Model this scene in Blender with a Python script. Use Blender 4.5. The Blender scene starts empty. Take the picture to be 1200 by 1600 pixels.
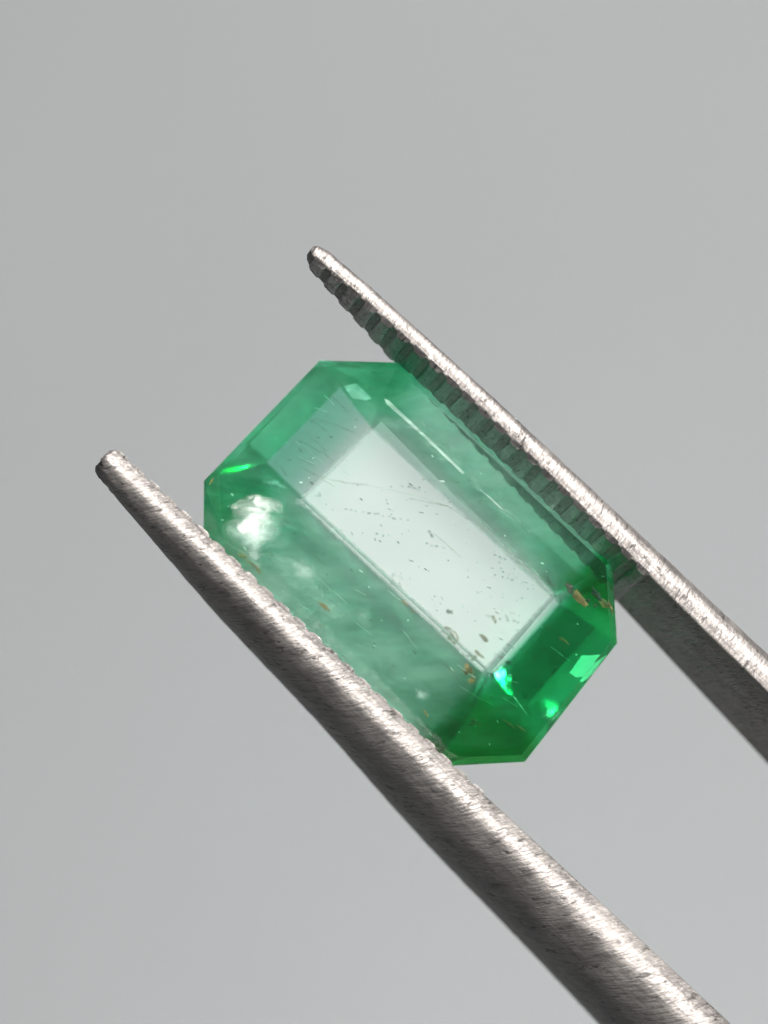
import bpy, bmesh, math, random
from mathutils import Vector, Matrix, noise as mnoise

S = bpy.context.scene
COL = S.collection
S.unit_settings.system = 'METRIC'
S.unit_settings.scale_length = 0.01          # 1 unit = 1 cm

# ------------------------------------------------------------------ camera
CAM_Z = 10.0
K = 1.0 / 760.0                              # units per photograph pixel in the girdle plane
def P(px, py, z=0.0):
    f = (CAM_Z - z) / CAM_Z
    return Vector(((px - 600) * K * f, (800 - py) * K * f, z))

cd = bpy.data.cameras.new('camera'); cam = bpy.data.objects.new('camera', cd); COL.objects.link(cam)
cam.location = (0, 0, CAM_Z)
cd.sensor_fit = 'VERTICAL'; cd.sensor_height = 24.0
cd.lens = 12.0 * CAM_Z / (800 * K)
cd.clip_start = 0.05; cd.clip_end = 200
cd.dof.use_dof = True; cd.dof.focus_distance = CAM_Z - 0.06
cd.dof.aperture_fstop = (cd.lens * 0.001) / (2 * 0.24)
S.camera = cam

# ------------------------------------------------------------------ world and lamps
W = bpy.data.worlds.new('World'); S.world = W; W.use_nodes = True
bg = W.node_tree.nodes['Background']
bg.inputs['Color'].default_value = (0.93, 0.97, 1.0, 1); bg.inputs['Strength'].default_value = 0.13

def area(name, loc, target, size, power, color=(1, 1, 1)):
    l = bpy.data.lights.new(name, 'AREA'); l.shape = 'DISK'; l.size = size; l.energy = power; l.color = color
    o = bpy.data.objects.new(name, l); COL.objects.link(o)
    o.location = loc
    o.rotation_euler = (Vector(target) - Vector(loc)).to_track_quat('-Z', 'Y').to_euler()
    return o
area('window_lamp', (7.0, 8.6, 17.2), (0, 0, 0), 7.0, 18000, (1.0, 0.96, 0.92))
area('sky_lamp', (-1.55, 1.45, 20.0), (0, 0, 0), 4.0, 115, (0.96, 0.99, 1.0))  # added lamp, mirrored in the front facet as a pale veil
area('desk_lamp', (1.6, -5.2, -1.5), (0.9, -3.0, -7), 2.0, 480, (1.0, 0.99, 0.98))  # added unseen lamp that brightens the backdrop towards the bottom

S.view_settings.view_transform = 'Standard'; S.view_settings.look = 'None'
S.view_settings.exposure = 0.0; S.view_settings.gamma = 1.0; S.view_settings.use_curve_mapping = False
S.render.engine = 'CYCLES'
cy = S.cycles
cy.max_bounces = 24; cy.transmission_bounces = 20; cy.glossy_bounces = 12; cy.diffuse_bounces = 4
cy.transparent_max_bounces = 24; cy.volume_bounces = 4
cy.caustics_reflective = True; cy.caustics_refractive = True; cy.blur_glossy = 0.3
cy.sample_clamp_indirect = 0.0
cy.use_guiding = True
cy.use_denoising = True
try: cy.denoiser = 'OPENIMAGEDENOISE'
except Exception: pass

# ------------------------------------------------------------------ helpers
def mat(name):
    m = bpy.data.materials.new(name); m.use_nodes = True
    nt = m.node_tree; nt.nodes.clear()
    out = nt.nodes.new('ShaderNodeOutputMaterial')
    return m, nt, out
def N(nt, typ, **kw):
    n = nt.nodes.new(typ)
    for k, v in kw.items():
        if k.startswith('i_'): n.inputs[k[2:].replace('_', ' ')].default_value = v
        else: setattr(n, k, v)
    return n
def ramp(nt, src, stops):
    r = nt.nodes.new('ShaderNodeValToRGB')
    e = r.color_ramp.elements
    while len(e) < len(stops): e.new(0.5)
    for q, (p, c) in zip(e, stops):
        q.position = p; q.color = c if len(c) == 4 else (*c, 1)
    nt.links.new(src, r.inputs['Fac'])
    return r
def math_node(nt, op, a, b=None):
    n = nt.nodes.new('ShaderNodeMath'); n.operation = op
    for i, x in enumerate((a, b)):
        if x is None: continue
        if isinstance(x, (int, float)): n.inputs[i].default_value = x
        else: nt.links.new(x, n.inputs[i])
    return n.outputs[0]
def obj(name, me, m, parent=None):
    o = bpy.data.objects.new(name, me); COL.objects.link(o)
    if m is not None and len(me.materials) == 0: me.materials.append(m)
    if parent is not None: o.parent = parent
    return o
def mesh_from(name, verts, faces):
    me = bpy.data.meshes.new(name); me.from_pydata([tuple(v) for v in verts], [], faces); me.update()
    bm = bmesh.new(); bm.from_mesh(me); bmesh.ops.recalc_face_normals(bm, faces=bm.faces); bm.to_mesh(me); bm.free()
    return me
def tag(o, label, cat, kind=None, group=None):
    if label: o['label'] = label
    if cat: o['category'] = cat
    if kind: o['kind'] = kind
    if group: o['group'] = group

# frame of the stone and the tweezers: U along the long axis (down-right), V across (up-right), Z towards the camera
A43 = math.radians(43.0)
U = Vector((math.cos(A43), -math.sin(A43), 0)); V = Vector((math.sin(A43), math.cos(A43), 0)); Z = Vector((0, 0, 1))
CPX, CPY = 645.0, 878.0
GC = P(CPX, CPY)
def uv_to_px(u, v):
    return CPX + u * math.cos(A43) + v * math.sin(A43), CPY + u * math.sin(A43) - v * math.cos(A43)
def px_to_uv(px, py):
    dx, dy = px - CPX, py - CPY
    return dx * math.cos(A43) + dy * math.sin(A43), dx * math.sin(A43) - dy * math.cos(A43)

def gpt(u, v, z):
    px, py = uv_to_px(u, v); return P(px, py, z * K)

# ------------------------------------------------------------------ backdrop
def backdrop():
    m, nt, out = mat('grey_paper')
    p = N(nt, 'ShaderNodeBsdfPrincipled'); nt.links.new(p.outputs[0], out.inputs[0])
    tc = N(nt, 'ShaderNodeTexCoord')
    n1 = N(nt, 'ShaderNodeTexNoise', i_Scale=0.35, i_Detail=2.0); nt.links.new(tc.outputs['Object'], n1.inputs['Vector'])
    r = ramp(nt, n1.outputs['Fac'], [(0.3, (0.155, 0.164, 0.170)), (0.7, (0.162, 0.170, 0.176))])
    nt.links.new(r.outputs[0], p.inputs['Base Color'])
    p.inputs['Roughness'].default_value = 0.9; p.inputs['Specular IOR Level'].default_value = 0.1
    n = 24; sz = 4.6; vs = []; fs = []
    for j in range(n + 1):
        for i in range(n + 1):
            x = (i / n * 2 - 1) * sz; y = (j / n * 2 - 1) * sz
            vs.append((x, y, -7.0 + 0.02 * math.sin(x * 0.7 + y * 0.4)))
    for j in range(n):
        for i in range(n):
            a = j * (n + 1) + i; fs.append((a, a + 1, a + n + 2, a + n + 1))
    me = mesh_from('backdrop', vs, fs)
    for f in me.polygons: f.use_smooth = True
    o = obj('backdrop', me, m); tag(o, 'plain pale grey paper backdrop, out of focus behind the stone', 'backdrop', 'structure')
backdrop()

# ------------------------------------------------------------------ steel
def steel(name, base_lo, base_hi, rough, streak_scale):
    m, nt, out = mat(name)
    p = N(nt, 'ShaderNodeBsdfPrincipled'); nt.links.new(p.outputs[0], out.inputs[0])
    p.inputs['Metallic'].default_value = 1.0
    at = N(nt, 'ShaderNodeAttribute', attribute_name='arm_uvw')      # x along the arm, y around the section
    def streak(sx, sy, detail, rough_=0.6, dist=0.0):
        mp = N(nt, 'ShaderNodeMapping'); mp.inputs['Scale'].default_value = (sx, sy, 1); nt.links.new(at.outputs['Vector'], mp.inputs['Vector'])
        n = N(nt, 'ShaderNodeTexNoise', i_Scale=1.0, i_Detail=detail, i_Roughness=rough_, i_Distortion=dist)
        nt.links.new(mp.outputs[0], n.inputs['Vector']); return n.outputs['Fac']
    cross = streak(140 * streak_scale, 25, 3, 0.62, 0.5)       # short file marks across the arm
    along = streak(5, 95, 2, 0.5)                              # drawing lines along it
    blot = streak(16, 16, 4, 0.6)
    pits = streak(95, 30, 2, 0.5, 0.5)
    crs = ramp(nt, cross, [(0.30, (0, 0, 0)), (0.62, (1, 1, 1))]).outputs[0]
    pit = ramp(nt, pits, [(0.30, (0, 0, 0)), (0.37, (1, 1, 1))]).outputs[0]
    h = math_node(nt, 'ADD', math_node(nt, 'MULTIPLY', crs, 0.7), math_node(nt, 'MULTIPLY', along, 0.45))
    h = math_node(nt, 'ADD', h, math_node(nt, 'MULTIPLY', pit, 0.5))
    b = N(nt, 'ShaderNodeBump', i_Strength=0.44, i_Distance=0.007); nt.links.new(h, b.inputs['Height'])
    nt.links.new(b.outputs[0], p.inputs['Normal'])
    mixf = math_node(nt, 'ADD', math_node(nt, 'MULTIPLY', cross, 0.5), math_node(nt, 'MULTIPLY', blot, 0.5))
    r = ramp(nt, mixf, [(0.32, base_lo), (0.62, base_hi)])
    dk = N(nt, 'ShaderNodeMix', data_type='RGBA', blend_type='MULTIPLY'); dk.inputs['Factor'].default_value = 0.5
    nt.links.new(r.outputs[0], dk.inputs['A']); nt.links.new(pit, dk.inputs['B'])
    nt.links.new(dk.outputs['Result'], p.inputs['Base Color'])
    rr = N(nt, 'ShaderNodeMapRange'); nt.links.new(blot, rr.inputs['Value'])
    rr.inputs['From Min'].default_value = 0.3; rr.inputs['From Max'].default_value = 0.7
    rr.inputs['To Min'].default_value = rough - 0.06; rr.inputs['To Max'].default_value = rough + 0.09
    nt.links.new(rr.outputs[0], p.inputs['Roughness'])
    return m
STEEL = steel('brushed_steel', (0.205, 0.193, 0.187), (0.37, 0.35, 0.337), 0.60, 1.0)

LAND = steel('worn_steel', (0.18, 0.169, 0.163), (0.32, 0.302, 0.292), 0.34, 1.0)      # polished by use
RHO = math.radians(20.0)
WDIR = -(V * math.sin(RHO) + Z * math.cos(RHO))                  # from the near edge of an arm to its far edge
OUT_UP = V * math.cos(RHO) - Z * math.sin(RHO)                   # away from the stone, upper arm
PITCH = 34.7

def lerp_rows(rows, s):
    for a, b in zip(rows, rows[1:]):
        if a[0] <= s <= b[0]:
            t = (s - a[0]) / (b[0] - a[0]); return [x + (y - x) * t for x, y in zip(a[1:], b[1:])]
    return list((rows[0] if s < rows[0][0] else rows[-1])[1:])
def smooth_rows(rows, s):
    # Catmull-Rom in s, so that the arms bow without corners
    for i in range(len(rows) - 1):
        a, b = rows[i], rows[i + 1]
        if a[0] <= s <= b[0]:
            p0 = rows[max(i - 1, 0)]; p3 = rows[min(i + 2, len(rows) - 1)]
            t = (s - a[0]) / (b[0] - a[0]); r = []
            for k in range(1, len(a)):
                m1 = (b[k] - p0[k]) / max(b[0] - p0[0], 1e-6) * (b[0] - a[0])
                m2 = (p3[k] - a[k]) / max(p3[0] - a[0], 1e-6) * (b[0] - a[0])
                t2, t3 = t * t, t * t * t
                r.append((2*t3 - 3*t2 + 1) * a[k] + (t3 - 2*t2 + t) * m1 + (-2*t3 + 3*t2) * b[k] + (t3 - t2) * m2)
            return r
    return list((rows[0] if s < rows[0][0] else rows[-1])[1:])

def section(T, Wd, rf, rb, ri, n=5, nf=7, bulge=0.0, back=0.0):
    """rounded oblong: a = 0 the biting face .. T the back, b = 0 the near edge .. Wd the far edge; the seam lies on the biting face"""
    pts = []
    def corner(ca, cb, r, a0):
        for k in range(n + 1):
            t = math.radians(a0 + 90.0 * k / n)
            pts.append((ca + r * math.cos(t), cb + r * math.sin(t)))
    def flat(p, q):
        for k in range(1, nf): pts.append((p[0] + (q[0] - p[0]) * k / nf, p[1] + (q[1] - p[1]) * k / nf))
    corner(ri, ri, ri, 180)
    flat((ri, 0), (T - rf, 0))
    corner(T - rf, rf, rf, 270)
    flat((T, rf), (T, Wd - rb))
    corner(T - rb, Wd - rb, rb, 0)
    corner(ri, Wd - ri, ri, 90)
    return [(a + back * (max(0.0, a / T - 0.5) * 2) ** 2 * (math.sin(math.pi * min(max(b / Wd, 0), 1)) - 0.55), b - bulge * math.sin(math.pi * min(max(a / T, 0), 1)) * max(0.0, 1 - b / (0.6 * Wd))) for a, b in pts]

def arm(name, rows, out, tip_chip, parent, seed, groove, shear):
    """rows: (s px, ridge px, ridge py, z px, T px, W px)"""
    s0, s1 = rows[0][0], rows[-1][0]
    verts, faces, auv = [], [], []
    st = []; s = s0
    while s < s1:
        st.append(s); s += 5.0 if s < 1100 else 60.0
    st.append(s1)
    nsec = None; acc = 0
    rng = random.Random(seed)
    for k, s in enumerate(st):
        x, y, z, T, Wd = smooth_rows(rows, s)
        d = s - s0
        cap = 1.0
        tr = 26.0 if tip_chip < 1 else 9.0; tk = 0.38 if tip_chip < 1 else 0.72
        if d < tr: cap = math.sqrt(max(0.0, 1 - ((tr - d) / tr) ** 2)) * (1 - tk) + tk
        base = P(x, y, z * K)
        rf = T * min(0.72, 0.40 + max(0.0, s + 300) * 0.0004); rb = min(T * 0.45, 30); ri = 2.0
        pts = section(T, Wd, rf, rb, ri, bulge=T * 0.15, back=Wd * 0.07)
        ring = []
        for q, (a, b) in enumerate(pts):
            a2 = T * 0.5 + (a - T * 0.5) * cap; b2 = Wd * 0.5 + (b - Wd * 0.5) * (0.55 + 0.45 * cap)
            w = base + out * (a2 * K) + WDIR * (b2 * K)
            nz = mnoise.noise(Vector((s * 0.035 + seed, a * 0.05, b * 0.05))) * 1.1 + mnoise.noise(Vector((s * 0.12 + seed, a * 0.12, b * 0.12))) * 0.7
            if d < 70: nz *= 1 + 3.0 * tip_chip * (1 - d / 70.0); 
            w += out * (nz * 0.6 * K * (1 if a > T * 0.4 else 0.3)) - WDIR * (nz * 0.5 * K if b < Wd * 0.4 else 0)
            if tip_chip >= 1 and d < 60:          # battered end
                ch = mnoise.noise(Vector((s * 0.09, a * 0.11, b * 0.11 + 7))) * (1 - d / 60.0)
                w += U * (4.5 * ch * K) - out * (2.5 * ch * K) + WDIR * (3.5 * mnoise.noise(Vector((s * 0.13, a * 0.15, b * 0.1))) * (1 - d / 60.0) * K)
            ring.append(len(verts)); verts.append(w)
            auv.append((s * K, (b if a < T * 0.3 or a > T * 0.7 else a) * K + (0.6 if a > T * 0.7 else 0), a * K))
        if nsec:
            p = nsec
            for i in range(len(ring)):
                j = (i + 1) % len(ring); faces.append((p[i], p[j], ring[j], ring[i]))
        nsec = ring
        if k == 0: faces.append(tuple(ring))
    faces.append(tuple(reversed(nsec)))
    # around-the-section coordinate as arc length, so streaks run unbroken
    npt = len(pts)
    for r0 in range(0, len(verts), npt):
        L = 0.0
        for i in range(npt):
            if i: L += (verts[r0 + i] - verts[r0 + i - 1]).length
            auv[r0 + i] = (auv[r0 + i][0] + shear * L, L, seed * 1.7)
    me = mesh_from(name, verts, faces)
    at = me.attributes.new('arm_uvw', 'FLOAT_VECTOR', 'POINT')
    at.data.foreach_set('vector', [c for v in auv for c in v])
    for f in me.polygons: f.use_smooth = len(f.vertices) == 4
    o = obj(name, me, STEEL, parent)
    # cross ridges of the biting face: each one a bar of its own
    g0, g1, hgt = groove
    s = g0; i = 0
    while s < g1:
        vs, fs, av = [], [], []
        half = PITCH * (0.31 + rng.uniform(-0.015, 0.015))
        prof = [(-half * 1.25, 3.0), (-half * 1.08, -hgt * 0.2), (-half * 0.92, -hgt * 0.72), (-half * 0.62, -hgt), (half * 0.62, -hgt), (half * 0.92, -hgt * 0.72), (half * 1.08, -hgt * 0.2), (half * 1.25, 3.0)]
        nb = 6
        for jb in range(nb + 1):
            for (ds, a) in prof:
                x, y, z, T, Wd = smooth_rows(rows, s + ds)
                b = 0.8 + rng.uniform(-0.5, 0.5) * (jb == 0) + (Wd - 2.5) * jb / nb
                if jb == 0: b = -0.3 + rng.uniform(-0.2, 0.2) + ((3.4 if tip_chip < 1 else 1.2) * -a / hgt if a < 0 else -(T * 0.15 * math.sin(math.pi * a / T) + 0.2))
                w = P(x, y, z * K) + out * ((a * (1 - 0.45 * jb / nb) + rng.uniform(-.4, .4)) * K) + WDIR * (b * K)
                vs.append(w); av.append(((s + ds) * K, (b * 1.0) * K, 5 + seed))
        m_ = len(prof)
        for jb in range(nb):
            for k in range(m_ - 1):
                q = jb * m_ + k; fs.append((q, q + 1, q + 1 + m_, q + m_))
            fs.append((jb * m_ + m_ - 1, jb * m_, jb * m_ + m_, jb * m_ + 2 * m_ - 1))
        fs.append(tuple(range(m_))); fs.append(tuple(range(nb * m_ + m_ - 1, nb * m_ - 1, -1)))
        tm = mesh_from('tooth', vs, fs)
        a_ = tm.attributes.new('arm_uvw', 'FLOAT_VECTOR', 'POINT'); a_.data.foreach_set('vector', [c for v in av for c in v])
        for f in tm.polygons: f.use_smooth = False
        obj('tooth', tm, LAND if tip_chip < 1 else STEEL, o)
        s += PITCH; i += 1
    return o

def rows_from(dv, pts):
    return [(u, *uv_to_px(u, v + dv), z, T - abs(dv), Wd) for (u, v, z, T, Wd) in pts]
def tweezers():
    t = bpy.data.objects.new('tweezers', None); COL.objects.link(t)
    t.location = (0, 0, 0)
    tag(t, 'brushed steel tweezers with serrated tips gripping the green stone', 'tweezers')
    # u along the arm, v of the biting edge, height z, thickness, blade width (all in photograph pixels)
    up = rows_from(1.5, [(-450, 241, 84, 26, 36), (-422, 242, 84, 29, 50), (-330, 245, 84, 31, 82), (-236, 246, 84, 33, 106), (-95, 246, 84, 37, 132),
                    (44, 243, 84, 42, 153), (278, 235, 84, 53, 177), (547, 228, 84, 63, 210), (900, 222, 84, 72, 255),
                    (1800, 250, 70, 85, 380), (3200, 300, 40, 92, 480), (5000, 220, 10, 90, 520), (6300, 90, 0, 85, 500), (7000, 52, 0, 80, 480)])
    lo = rows_from(-1.5, [(-465, -187, 76, 36, 54), (-414, -186, 76, 40, 72), (-300, -186, 76, 44, 106), (-160, -187, 76, 48, 143), (63, -187, 76, 55, 173),
                    (310, -188, 76, 66, 217), (520, -187, 76, 73, 238), (696, -187, 76, 80, 254), (855, -187, 76, 88, 266), (1100, -189, 76, 92, 290),
                    (1900, -230, 70, 95, 380), (3200, -300, 40, 92, 480), (5000, -220, 10, 90, 520), (6300, -90, 0, 85, 500), (7000, -52, 0, 80, 480)])
    arm('arm', up, OUT_UP, 0.6, t, 3, (-424, 285, 5.0), 0.15)
    arm('arm', lo, -OUT_UP, 1.0, t, 11, (-446, 345, 3.0), 0.5)
    # the closed end, far outside the picture, where both blades meet
    c = gpt(7050, 0, -220)
    vs = []; fs = []
    for (du, r) in ((-260, 40), (-200, 62), (0, 70), (200, 60), (240, 30)):
        for k in range(12):
            q = 2 * math.pi * k / 12
            vs.append(c + U * (du * K) + V * (math.cos(q) * r * 1.6 * K) + Z * (math.sin(q) * r * 3.6 * K))
    for r in range(4):
        for k in range(12):
            fs.append((r * 12 + k, r * 12 + (k + 1) % 12, r * 12 + 12 + (k + 1) % 12, r * 12 + 12 + k))
    fs.append(tuple(range(12))); fs.append(tuple(range(59, 47, -1)))
    obj('joint', mesh_from('joint', vs, fs), STEEL, t)
tweezers()

# ------------------------------------------------------------------ stone
GIRDLE = [(-321, 131), (-227, 214), (228, 212), (320, 125), (341, -109), (240, -214), (-248, -214), (-325, -130)]
TABLE = [(-312, 127), (-222, 204), (224, 202), (311, 120), (330, -105), (232, -203), (-232, -184), (-313, -108)]
STEP = [(-262, 122), (-206, 157), (222, 157), (268, 118), (272, -58), (215, -93), (-196, -93), (-266, -42)]
CULET = [(-182, 108), (195, 107), (197, -42), (-186, -42)]
FRONT = [(-186, 127), (200, 110), (207, -46), (-195, -48)]
Z_G, Z_GB, Z_C = -4, -14, -165
Z_T = [24, 26, 26, 6, 6, 14, 14, 24]
Z_S = [-115, -116, -116, -102, -102, -120, -120, -115]
C_TILT = (0.0, 0.0)     # dz/du, dz/dv of the culet face

SCATTER = 1.6
MATTE_DIFFUSE = 0.25
def stone_material(name, rough):
    m, nt, out = mat(name)
    g = N(nt, 'ShaderNodeBsdfGlass', distribution='GGX'); g.inputs['IOR'].default_value = 1.575; fa = N(nt, 'ShaderNodeAttribute', attribute_name='matte'); nt.links.new(math_node(nt, 'ADD', fa.outputs['Fac'], rough), g.inputs['Roughness'])
    g.inputs['Color'].default_value = (1, 1, 1, 1)
    df = N(nt, 'ShaderNodeBsdfDiffuse'); df.inputs['Color'].default_value = (0.9, 0.93, 0.9, 1)
    tl = N(nt, 'ShaderNodeBsdfTranslucent'); tl.inputs['Color'].default_value = (0.9, 0.93, 0.9, 1)
    dt = N(nt, 'ShaderNodeMixShader'); dt.inputs[0].default_value = 0.1; nt.links.new(df.outputs[0], dt.inputs[1]); nt.links.new(tl.outputs[0], dt.inputs[2])
    mx = N(nt, 'ShaderNodeMixShader'); nt.links.new(g.outputs[0], mx.inputs[1]); nt.links.new(dt.outputs[0], mx.inputs[2])
    nt.links.new(math_node(nt, 'MULTIPLY', fa.outputs['Fac'], MATTE_DIFFUSE / 0.36), mx.inputs[0])
    nt.links.new(mx.outputs[0], out.inputs['Surface'])
    tc = N(nt, 'ShaderNodeTexCoord')
    n1 = N(nt, 'ShaderNodeTexNoise', i_Scale=26.0, i_Detail=3.0); nt.links.new(tc.outputs['Object'], n1.inputs['Vector'])
    b = N(nt, 'ShaderNodeBump', i_Strength=0.05, i_Distance=0.01); nt.links.new(n1.outputs['Fac'], b.inputs['Height']); nt.links.new(b.outputs[0], g.inputs['Normal'])
    # colour zoning: the stone is a deeper green towards its lower right end
    geo = tc.outputs['Object']
    d = N(nt, 'ShaderNodeVectorMath', operation='DOT_PRODUCT'); nt.links.new(geo, d.inputs[0]); d.inputs[1].default_value = tuple(U)
    zr = ramp(nt, math_node(nt, 'ADD', d.outputs['Value'], 0.5), [(0.08, (1.3,)*3), (0.155, (1.2,)*3), (0.20, (0.9,)*3), (0.25, (0.45,)*3), (0.31, (0.24,)*3), (0.62, (0.24,)*3), (0.762, (0.30,)*3), (0.795, (2.2,)*3)])
    n2 = N(nt, 'ShaderNodeTexNoise', i_Scale=5.0, i_Detail=3.0); nt.links.new(geo, n2.inputs['Vector'])
    # ... and paler in a core along its long axis
    dv = N(nt, 'ShaderNodeVectorMath', operation='DOT_PRODUCT'); nt.links.new(geo, dv.inputs[0]); dv.inputs[1].default_value = tuple(V)
    core = N(nt, 'ShaderNodeMapRange', interpolation_type='SMOOTHSTEP'); nt.links.new(math_node(nt, 'ABSOLUTE', math_node(nt, 'SUBTRACT', dv.outputs['Value'], 0.045)), core.inputs['Value'])
    core.inputs['From Min'].default_value = 0.10; core.inputs['From Max'].default_value = 0.18; core.inputs['To Min'].default_value = 0.18; core.inputs["To Max"].default_value = 1.95
    zc = math_node(nt, 'MAXIMUM', math_node(nt, 'MULTIPLY', zr.outputs[0], core.outputs[0]), math_node(nt, 'SUBTRACT', zr.outputs[0], 0.35))
    k = math_node(nt, 'MULTIPLY', zc, math_node(nt, 'ADD', math_node(nt, 'MULTIPLY', n2.outputs['Fac'], 0.8), 0.6))
    va = N(nt, 'ShaderNodeVolumeAbsorption'); zcol = ramp(nt, math_node(nt, 'ADD', d.outputs['Value'], 0.5), [(0.6, (0.0, 0.77, 0.53)), (0.82, (0.0, 0.83, 0.55))])
    nt.links.new(zcol.outputs[0], va.inputs['Color'])
    nt.links.new(math_node(nt, 'MULTIPLY', k, 9.0), va.inputs['Density'])
    # milky jardin: clouds of fine inclusions that scatter light
    mp = N(nt, 'ShaderNodeMapping'); mp.inputs['Rotation'].default_value = (0, 0, math.radians(38)); mp.inputs['Scale'].default_value = (0.4, 1.0, 0.7)
    nt.links.new(geo, mp.inputs['Vector'])
    n3 = N(nt, 'ShaderNodeTexNoise', i_Scale=15.0, i_Detail=4.0, i_Roughness=0.62, i_Distortion=0.5); nt.links.new(mp.outputs[0], n3.inputs['Vector'])
    cl = ramp(nt, n3.outputs['Fac'], [(0.36, (0.15,)*3), (0.52, (0.6,)*3), (0.70, (1.9,)*3)])
    mk = N(nt, 'ShaderNodeMapRange', interpolation_type='SMOOTHSTEP'); nt.links.new(math_node(nt, 'ABSOLUTE', math_node(nt, 'SUBTRACT', dv.outputs['Value'], 0.045)), mk.inputs['Value'])
    mk.inputs['From Min'].default_value = 0.09; mk.inputs['From Max'].default_value = 0.20; mk.inputs['To Min'].default_value = 0.5; mk.inputs['To Max'].default_value = 3.3
    en = N(nt, 'ShaderNodeMapRange', interpolation_type='SMOOTHSTEP'); nt.links.new(d.outputs['Value'], en.inputs['Value'])
    en.inputs['From Min'].default_value = 0.16; en.inputs['From Max'].default_value = 0.31; en.inputs['To Min'].default_value = 1.0; en.inputs['To Max'].default_value = 0.3
    vsn = N(nt, 'ShaderNodeVolumeScatter'); vsn.inputs['Color'].default_value = (0.80, 1.0, 0.90, 1); vsn.inputs['Anisotropy'].default_value = 0.1
    nt.links.new(math_node(nt, 'MULTIPLY', math_node(nt, 'MULTIPLY', math_node(nt, 'MULTIPLY', cl.outputs[0], mk.outputs[0]), en.outputs[0]), SCATTER), vsn.inputs['Density'])
    ad = N(nt, 'ShaderNodeAddShader'); nt.links.new(va.outputs[0], ad.inputs[0]); nt.links.new(vsn.outputs[0], ad.inputs[1])
    nt.links.new(ad.outputs[0], out.inputs['Volume'])
    return m

def stone():
    vs = []; fs = []
    def ring(pts, z): 
        r = list(range(len(vs), len(vs) + len(pts)))
        for p in pts: vs.append(gpt(p[0], p[1], z(p) if callable(z) else z) - GC)
        return r
    t = ring(TABLE, lambda p: Z_T[TABLE.index(p)] + 0.052 * p[0]); g1 = ring(GIRDLE, Z_G); g2 = ring(GIRDLE, Z_GB); s = ring(STEP, lambda p: Z_S[STEP.index(p)])
    c = ring(CULET, lambda p: Z_C + C_TILT[0] * p[0] + C_TILT[1] * (p[1] - 36))
    f = ring(FRONT, lambda p: 34 + 0.052 * p[0])
    fs.append(tuple(f))
    for a, b in ((t, g1), (g1, g2), (g2, s)):
        for i in range(8): j = (i + 1) % 8; fs.append((a[i], a[j], b[j], b[i]))
    # inner step: eight corners down to the four of the culet
    cm = [0, 0, 1, 1, 2, 2, 3, 3]
    for r8, r4 in ((t, f), (s, c)):
        for i in range(8):
            j = (i + 1) % 8
            if cm[i] == cm[j]: fs.append((r8[i], r8[j], r4[cm[i]]))
            else: fs.append((r8[i], r8[j], r4[cm[j]], r4[cm[i]]))
    fs.append(tuple(c))
    me = mesh_from('emerald', vs, fs)
    ni = len(me.polygons) - 1
    me.materials.append(stone_material('emerald', 0.02))
    at = me.attributes.new('matte', 'FLOAT', 'FACE'); at.data[ni].value = 0.36
    o = obj('emerald', me, None); o.location = GC
    tag(o, 'green step-cut octagonal gemstone with pale window, held between the tweezers', 'gemstone')
    return o
STONE = stone()

# ------------------------------------------------------------------ inside the stone
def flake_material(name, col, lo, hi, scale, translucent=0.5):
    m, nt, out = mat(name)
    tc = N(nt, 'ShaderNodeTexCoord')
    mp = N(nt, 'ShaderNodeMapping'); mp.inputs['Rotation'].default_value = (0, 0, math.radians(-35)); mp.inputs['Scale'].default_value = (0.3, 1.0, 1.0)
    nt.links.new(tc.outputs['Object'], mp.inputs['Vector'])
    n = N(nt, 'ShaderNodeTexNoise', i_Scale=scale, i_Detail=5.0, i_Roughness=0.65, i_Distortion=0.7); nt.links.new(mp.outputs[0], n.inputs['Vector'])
    ed = N(nt, 'ShaderNodeAttribute', attribute_name='edge')          # 1 in the middle of a sheet, 0 at its rim
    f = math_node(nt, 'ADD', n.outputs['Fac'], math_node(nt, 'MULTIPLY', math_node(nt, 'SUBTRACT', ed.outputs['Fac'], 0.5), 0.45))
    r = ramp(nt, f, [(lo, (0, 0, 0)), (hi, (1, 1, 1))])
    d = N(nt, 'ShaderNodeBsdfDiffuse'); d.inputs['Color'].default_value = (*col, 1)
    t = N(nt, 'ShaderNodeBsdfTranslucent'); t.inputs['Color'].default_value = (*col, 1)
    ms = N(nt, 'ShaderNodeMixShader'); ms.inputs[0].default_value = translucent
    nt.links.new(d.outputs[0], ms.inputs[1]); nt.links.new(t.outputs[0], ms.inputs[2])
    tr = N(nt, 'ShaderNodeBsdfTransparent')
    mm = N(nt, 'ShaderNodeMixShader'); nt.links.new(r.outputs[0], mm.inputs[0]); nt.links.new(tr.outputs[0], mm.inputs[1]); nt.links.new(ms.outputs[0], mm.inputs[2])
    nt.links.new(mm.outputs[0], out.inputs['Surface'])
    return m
FEATHER = flake_material('feather_white', (0.95, 0.97, 0.95), 0.40, 0.95, 34, 0.35)  # painted white glints and sparkles, and milky patches
VEIL = flake_material('feather_faint', (0.80, 0.93, 0.86), 0.45, 1.15, 16, 0.5)  # milky veils, and the painted halo around the left glint
BRIGHT = flake_material('feather_bright', (0.99, 0.99, 0.98), 0.30, 0.72, 34, 0.2)  # sun glint painted as a bright white sheet
SOLID = flake_material('feather_clear', (0.90, 0.98, 0.94), 0.30, 1.1, 40, 0.3)  # glints of facet edges painted in pale mint
FLASH = flake_material('feather_green', (0.35, 1.0, 0.62), 0.25, 0.60, 30, 0.2)  # green flash of light painted into the sheet's own colour

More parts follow.
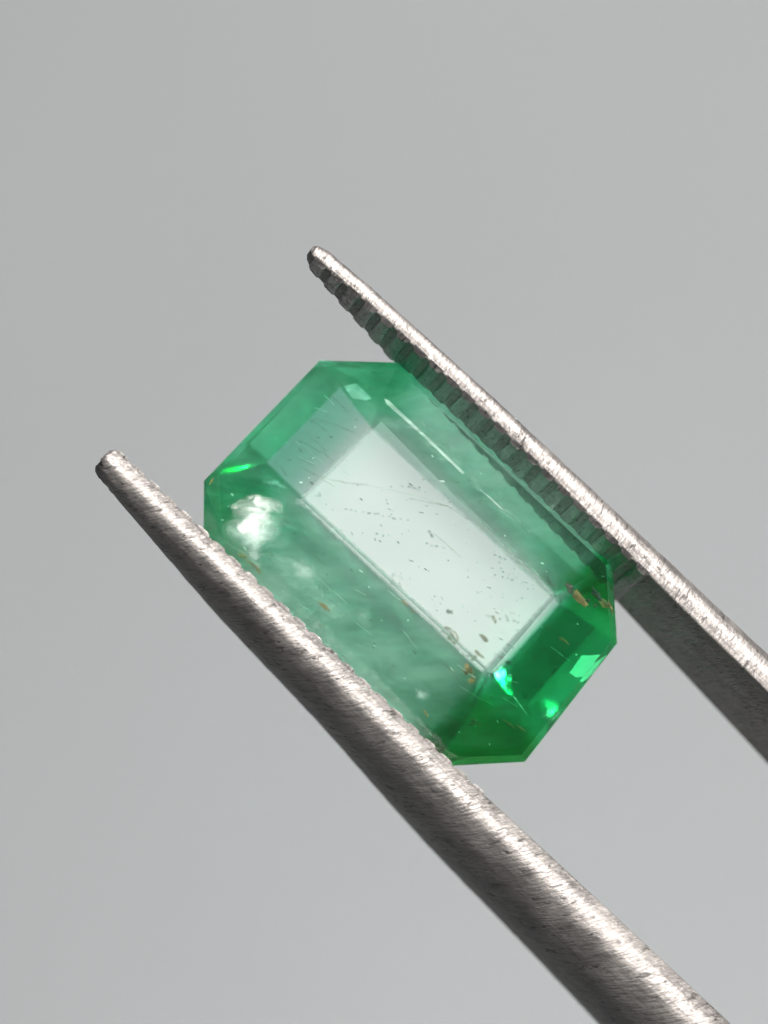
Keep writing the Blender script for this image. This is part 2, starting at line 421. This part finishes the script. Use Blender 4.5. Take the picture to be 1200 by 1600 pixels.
def lpt(px, py, z):
    return P(px, py, z * K) - GC
def feather(pts, z, m, tilt=(0.0, 0.0), seed=1, rough=1.5, name='feather'):
    """a sheet inside the stone: outline in photograph pixels, depth z px, slightly crumpled"""
    cx = sum(p[0] for p in pts) / len(pts); cyy = sum(p[1] for p in pts) / len(pts)
    vs, fs, ed = [], [], []
    n = len(pts); rings = 4
    dense = []
    for i in range(n):
        a, b = pts[i], pts[(i + 1) % n]
        for k in range(4): dense.append((a[0] + (b[0] - a[0]) * k / 4, a[1] + (b[1] - a[1]) * k / 4))
    for r in range(1, rings + 1):
        for (x, y) in dense:
            f = r / rings; X, Y = cx + (x - cx) * f, cyy + (y - cyy) * f
            solid = m in (SOLID, FLASH)
            dz = mnoise.noise(Vector((X * 0.06, Y * 0.06, seed))) * rough * 3 + (X - cx) * tilt[0] + (Y - cyy) * tilt[1]
            vs.append(lpt(X, Y, z + dz)); ed.append(0.9 if solid else 1 - f)
    c = len(vs); vs.append(lpt(cx, cyy, z)); ed.append(1.0)
    m_ = len(dense)
    for i in range(m_):
        j = (i + 1) % m_; fs.append((c, i, j))
        for r in range(rings - 1): fs.append((r * m_ + i, r * m_ + m_ + i, r * m_ + m_ + j, r * m_ + j))
    me = mesh_from(name, vs, fs)
    at = me.attributes.new('edge', 'FLOAT', 'POINT'); at.data.foreach_set('value', ed)
    for f in me.polygons: f.use_smooth = True
    return obj(name, me, m, STONE)

# painted sun glint by the left corner, painted glints of facet edges, milky veils
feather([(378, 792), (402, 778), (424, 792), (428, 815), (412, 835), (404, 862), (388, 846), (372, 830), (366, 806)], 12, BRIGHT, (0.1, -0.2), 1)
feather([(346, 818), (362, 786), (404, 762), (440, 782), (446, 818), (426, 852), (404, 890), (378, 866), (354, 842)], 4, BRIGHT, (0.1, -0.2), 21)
feather([(334, 800), (352, 772), (410, 748), (470, 790), (500, 850), (470, 900), (420, 900), (372, 872)], -8, VEIL, (0.1, -0.1), 22, 3)  # painted halo of the sun glint
feather([(350, 815), (372, 780), (420, 770), (446, 790), (440, 830), (420, 870), (384, 862)], -46, FEATHER, (0.1, -0.1), 2)
feather([(446, 878), (470, 862), (498, 880), (506, 905), (482, 918), (456, 904)], -5, FEATHER, (0.0, -0.1), 3)
feather([(392, 752), (420, 740), (440, 748), (474, 780), (452, 770), (428, 764)], -70, FEATHER, (0, 0), 4)
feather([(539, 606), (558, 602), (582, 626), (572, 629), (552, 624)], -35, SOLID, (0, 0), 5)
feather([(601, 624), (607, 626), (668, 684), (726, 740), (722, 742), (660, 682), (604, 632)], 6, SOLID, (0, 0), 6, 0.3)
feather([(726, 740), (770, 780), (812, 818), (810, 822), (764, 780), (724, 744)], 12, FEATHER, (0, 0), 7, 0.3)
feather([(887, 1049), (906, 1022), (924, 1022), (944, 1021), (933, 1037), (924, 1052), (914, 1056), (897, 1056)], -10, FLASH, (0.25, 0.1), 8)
feather([(640, 1070), (662, 1066), (676, 1084), (668, 1098), (648, 1090)], -2, FEATHER, (0, 0), 9)
feather([(540, 940), (580, 925), (600, 965), (585, 1000), (556, 985)], -12, VEIL, (0, 0), 10)
feather([(850, 1100), (880, 1090), (872, 1112), (850, 1130), (838, 1122)], -10, VEIL, (0, 0), 12)
feather([(340, 770), (440, 800), (560, 930), (700, 1080), (690, 1150), (560, 1040), (420, 910), (350, 850)], -30, VEIL, (0, 0), 13, 3)
feather([(520, 590), (600, 585), (720, 690), (860, 830), (900, 900), (850, 870), (700, 740), (560, 640)], -30, VEIL, (0, 0), 14, 3)

def flat_mat(name, c0, c1, scale=60):
    m, nt, out = mat(name)
    p = N(nt, 'ShaderNodeBsdfPrincipled'); nt.links.new(p.outputs[0], out.inputs[0]); p.inputs['Roughness'].default_value = 0.7
    tc = N(nt, 'ShaderNodeTexCoord'); n = N(nt, 'ShaderNodeTexNoise', i_Scale=scale, i_Detail=3.0); nt.links.new(tc.outputs['Object'], n.inputs['Vector'])
    r = ramp(nt, n.outputs['Fac'], [(0.35, c0), (0.65, c1)]); nt.links.new(r.outputs[0], p.inputs['Base Color'])
    return m
DARK = flat_mat('dark_inclusion', (0.012, 0.02, 0.012), (0.05, 0.055, 0.03))
RUST = flat_mat('rust_inclusion', (0.13, 0.07, 0.02), (0.30, 0.18, 0.065))
OLIVE = flat_mat('olive_inclusion', (0.06, 0.07, 0.015), (0.2, 0.16, 0.05))
RNG = random.Random(5)
def lump(verts, faces, px, py, z, L, Wd, ang, th=1.6, jag=0.35):
    """an irregular elongated grain: nine-sided, thick in the middle"""
    n = 9; b = len(verts); ca, sa = math.cos(math.radians(ang)), math.sin(math.radians(ang))
    for k in range(n):
        q = 2 * math.pi * k / n; r = 1 + RNG.uniform(-jag, jag)
        a, c = math.cos(q) * L * 0.5 * r, math.sin(q) * Wd * 0.5 * r
        verts.append(lpt(px + a * ca - c * sa, py + a * sa + c * ca, z + RNG.uniform(-.6, .6)))
    verts.append(lpt(px, py, z + th)); verts.append(lpt(px, py, z - th))
    for k in range(n):
        j = (k + 1) % n; faces.append((b + k, b + j, b + n)); faces.append((b + j, b + k, b + n + 1))
def crystal(spec, m, name='crystal_inclusion'):
    vs, fs = [], []
    for (px, py, z, L, Wd, ang) in spec: lump(vs, fs, px, py, z, L, Wd, ang)
    return obj(name, mesh_from(name, vs, fs), m, STONE)
crystal([(890, 919, 30, 16, 12, 50)], DARK)
crystal([(903, 932, 28, 30, 12, 42), (912, 941, 26, 16, 8, 50)], RUST)
crystal([(918, 937, 26, 7, 6, 0), (929, 946, 22, 7, 6, 0)], DARK)
crystal([(931, 929, 24, 25, 11, 52)], DARK)
crystal([(944, 942, 18, 28, 11, 50), (952, 951, 12, 15, 7, 60)], RUST)
crystal([(948, 919, 6, 18, 5, 60)], OLIVE)
crystal([(757, 998, -90, 20, 6, 42)], OLIVE)
crystal([(748, 1021, -85, 14, 4, 45), (743, 1026, -85, 8, 4, 30), (754, 1026, -85, 12, 3, 45)], OLIVE)
crystal([(734, 1044, 12, 18, 9, 60), (739, 1061, 8, 12, 8, -20), (729, 1050, 10, 12, 6, 30)], OLIVE)
crystal([(772, 966, -90, 9, 5, 60), (775, 972, -90, 8, 4, 90)], OLIVE)
crystal([(702, 956, -92, 9, 6, 20), (707, 958, -92, 6, 3, 10)], DARK)
crystal([(786, 1028, -80, 9, 5, 20)], DARK)
crystal([(740, 1124, 4, 15, 7, 20), (748, 1130, 4, 13, 4, 45), (736, 1130, 4, 8, 4, 0)], OLIVE)
crystal([(795, 1130, 6, 22, 3.5, 42), (812, 1136, 4, 26, 3.5, 38)], OLIVE)
crystal([(879, 999, 10, 25, 5, 38)], OLIVE)
crystal([(509, 947, -10, 24, 6, 42)], RUST)
crystal([(667, 1113, -4, 15, 5, 45)], RUST)
crystal([(380, 868, -10, 16, 6, 30), (394, 880, -10, 26, 6, 38), (404, 890, -10, 14, 6, 60)], OLIVE)
crystal([(330, 752, 12, 3, 16, 30)], OLIVE)
crystal([(675, 838, -95, 8, 3, 60), (672, 832, -95, 5, 3, 0)], DARK)
crystal([(638, 940, -70, 16, 3, 40), (650, 952, -70, 10, 2.5, 40)], RUST)
# the little looped inclusion in the window
def loop():
    vs, fs = [], []
    pts = [(699, 983), (705, 988), (709, 994), (713, 999), (716, 1002), (717, 997), (713, 990), (707, 985), (702, 981)]
    for i in range(len(pts)):
        a, b = pts[i], pts[(i + 1) % len(pts)]
        lump(vs, fs, (a[0] + b[0]) / 2, (a[1] + b[1]) / 2, -95, 1.25 * math.hypot(b[0] - a[0], b[1] - a[1]) + 1, 2.4, math.degrees(math.atan2(b[1] - a[1], b[0] - a[0])))
    lump(vs, fs, 698, 982, -95, 6, 5, 40); lump(vs, fs, 707, 993, -95, 7, 4, 45)
    obj('looped_inclusion', mesh_from('looped_inclusion', vs, fs), OLIVE, STONE)
loop()
def specks():
    vs, fs = [], []
    def one(u, v, z, L, Wd, ang): 
        px, py = uv_to_px(u, v); lump(vs, fs, px, py, z, L, Wd, ang, 0.7)
    nests = [(RNG.uniform(-160, 190), RNG.uniform(-40, 110), RNG.uniform(8, 34)) for _ in range(11)]
    for i in range(85):                            # over the window, gathered in nests
        c = RNG.choice(nests)
        u = max(-184, min(198, RNG.gauss(c[0], c[2]))); v = max(-44, min(114, RNG.gauss(c[1], c[2] * 0.6)))
        L = RNG.choice([1.6, 2, 2, 2.5, 3, 4, 7, 10]); one(u, v, RNG.uniform(-130, -30), L, RNG.uniform(0.8, 1.5) + (L < 4) * RNG.uniform(0, 1), RNG.choice([8, 15, 38, 45, 60]) + RNG.uniform(-8, 8))
    for i in range(9):                             # dashed trails
        u0 = RNG.uniform(-150, 150); v0 = RNG.uniform(-30, 100); a = RNG.choice([6, 12, 22]); px, py = uv_to_px(u0, v0)
        for k in range(RNG.randint(3, 6)):
            px += RNG.uniform(6, 13); py += RNG.uniform(0.5, 3.5); lump(vs, fs, px, py, -90, RNG.uniform(3, 8), RNG.uniform(1.2, 2.2), a, 0.7)
    for i in range(120):                           # elsewhere in the stone
        u = RNG.uniform(-270, 290); v = RNG.uniform(-160, 170)
        one(u, v, RNG.uniform(-30, 10), RNG.choice([2, 3, 4, 6, 9]), RNG.uniform(1, 1.8), 38 + RNG.uniform(-25, 20))
    o = obj('fine_specks', mesh_from('fine_specks', vs, fs), DARK, STONE); o['kind'] = 'stuff'
    vs, fs = [], []
    for i in range(60):
        u = RNG.uniform(-280, 300); v = RNG.uniform(-190, 190)
        if -190 < u < 203 and -47 < v < 118: continue
        px, py = uv_to_px(u, v); lump(vs, fs, px, py, RNG.uniform(-20, 12), RNG.choice([2, 3, 3, 4, 6, 8]), RNG.uniform(1.2, 2.6), 38 + RNG.uniform(-30, 30), 0.7)
    o = obj('pale_specks', mesh_from('pale_specks', vs, fs), flat_mat('pale_inclusion', (0.8, 0.9, 0.85), (0.9, 0.95, 0.9)), STONE); o['kind'] = 'stuff'
specks()
def hairline(pts, z, w, m):
    vs, fs = [], []
    for a, b in zip(pts, pts[1:]):
        L = math.hypot(b[0] - a[0], b[1] - a[1]); n = max(1, int(L / 9))
        for k in range(n):
            x = a[0] + (b[0] - a[0]) * (k + .5) / n; y = a[1] + (b[1] - a[1]) * (k + .5) / n
            lump(vs, fs, x + RNG.uniform(-.6, .6), y + RNG.uniform(-.6, .6), z, L / n * 1.25, w * RNG.uniform(.6, 1.2), math.degrees(math.atan2(b[1] - a[1], b[0] - a[0])), 0.5, 0.2)
    obj('hairline_crack', mesh_from('hairline_crack', vs, fs), m, STONE)
hairline([(508, 749), (545, 756), (580, 758)], -70, 0.8, OLIVE)
hairline([(520, 752), (600, 764), (660, 778), (720, 800)], -72, 0.5, OLIVE)
hairline([(490, 655), (530, 668), (560, 680)], -40, 0.6, OLIVE)
hairline([(470, 690), (510, 712), (548, 745)], -40, 0.5, OLIVE)
hairline([(640, 780), (700, 792), (760, 830)], -72, 1.0, OLIVE)

def needles():
    """fine growth needles that run on one slant all through the stone"""
    for m, n, nm in ((OLIVE, 70, 'dark_needles'), (bpy.data.materials['pale_inclusion'], 34, 'pale_needles')):
        vs, fs = [], []
        for i in range(n):
            u = RNG.uniform(-285, 285); v = RNG.uniform(-175, 175)
            if m is OLIVE and (u > 210 or (-190 < u < 205 and -50 < v < 120 and RNG.random() < 0.85)): continue
            px, py = uv_to_px(u, v); a = 33 + RNG.gauss(0, 9); L = RNG.choice([8, 12, 16, 22, 34]); w = RNG.uniform(0.4, 0.75)
            for k in range(2):
                lump(vs, fs, px + k * L * 0.8 * math.cos(math.radians(a)), py + k * L * 0.8 * math.sin(math.radians(a)), RNG.uniform(-60, 0), L, w, a + RNG.uniform(-3, 3), 0.4, 0.15)
        o = obj(nm, mesh_from(nm, vs, fs), m, STONE); o['kind'] = 'stuff'
needles()
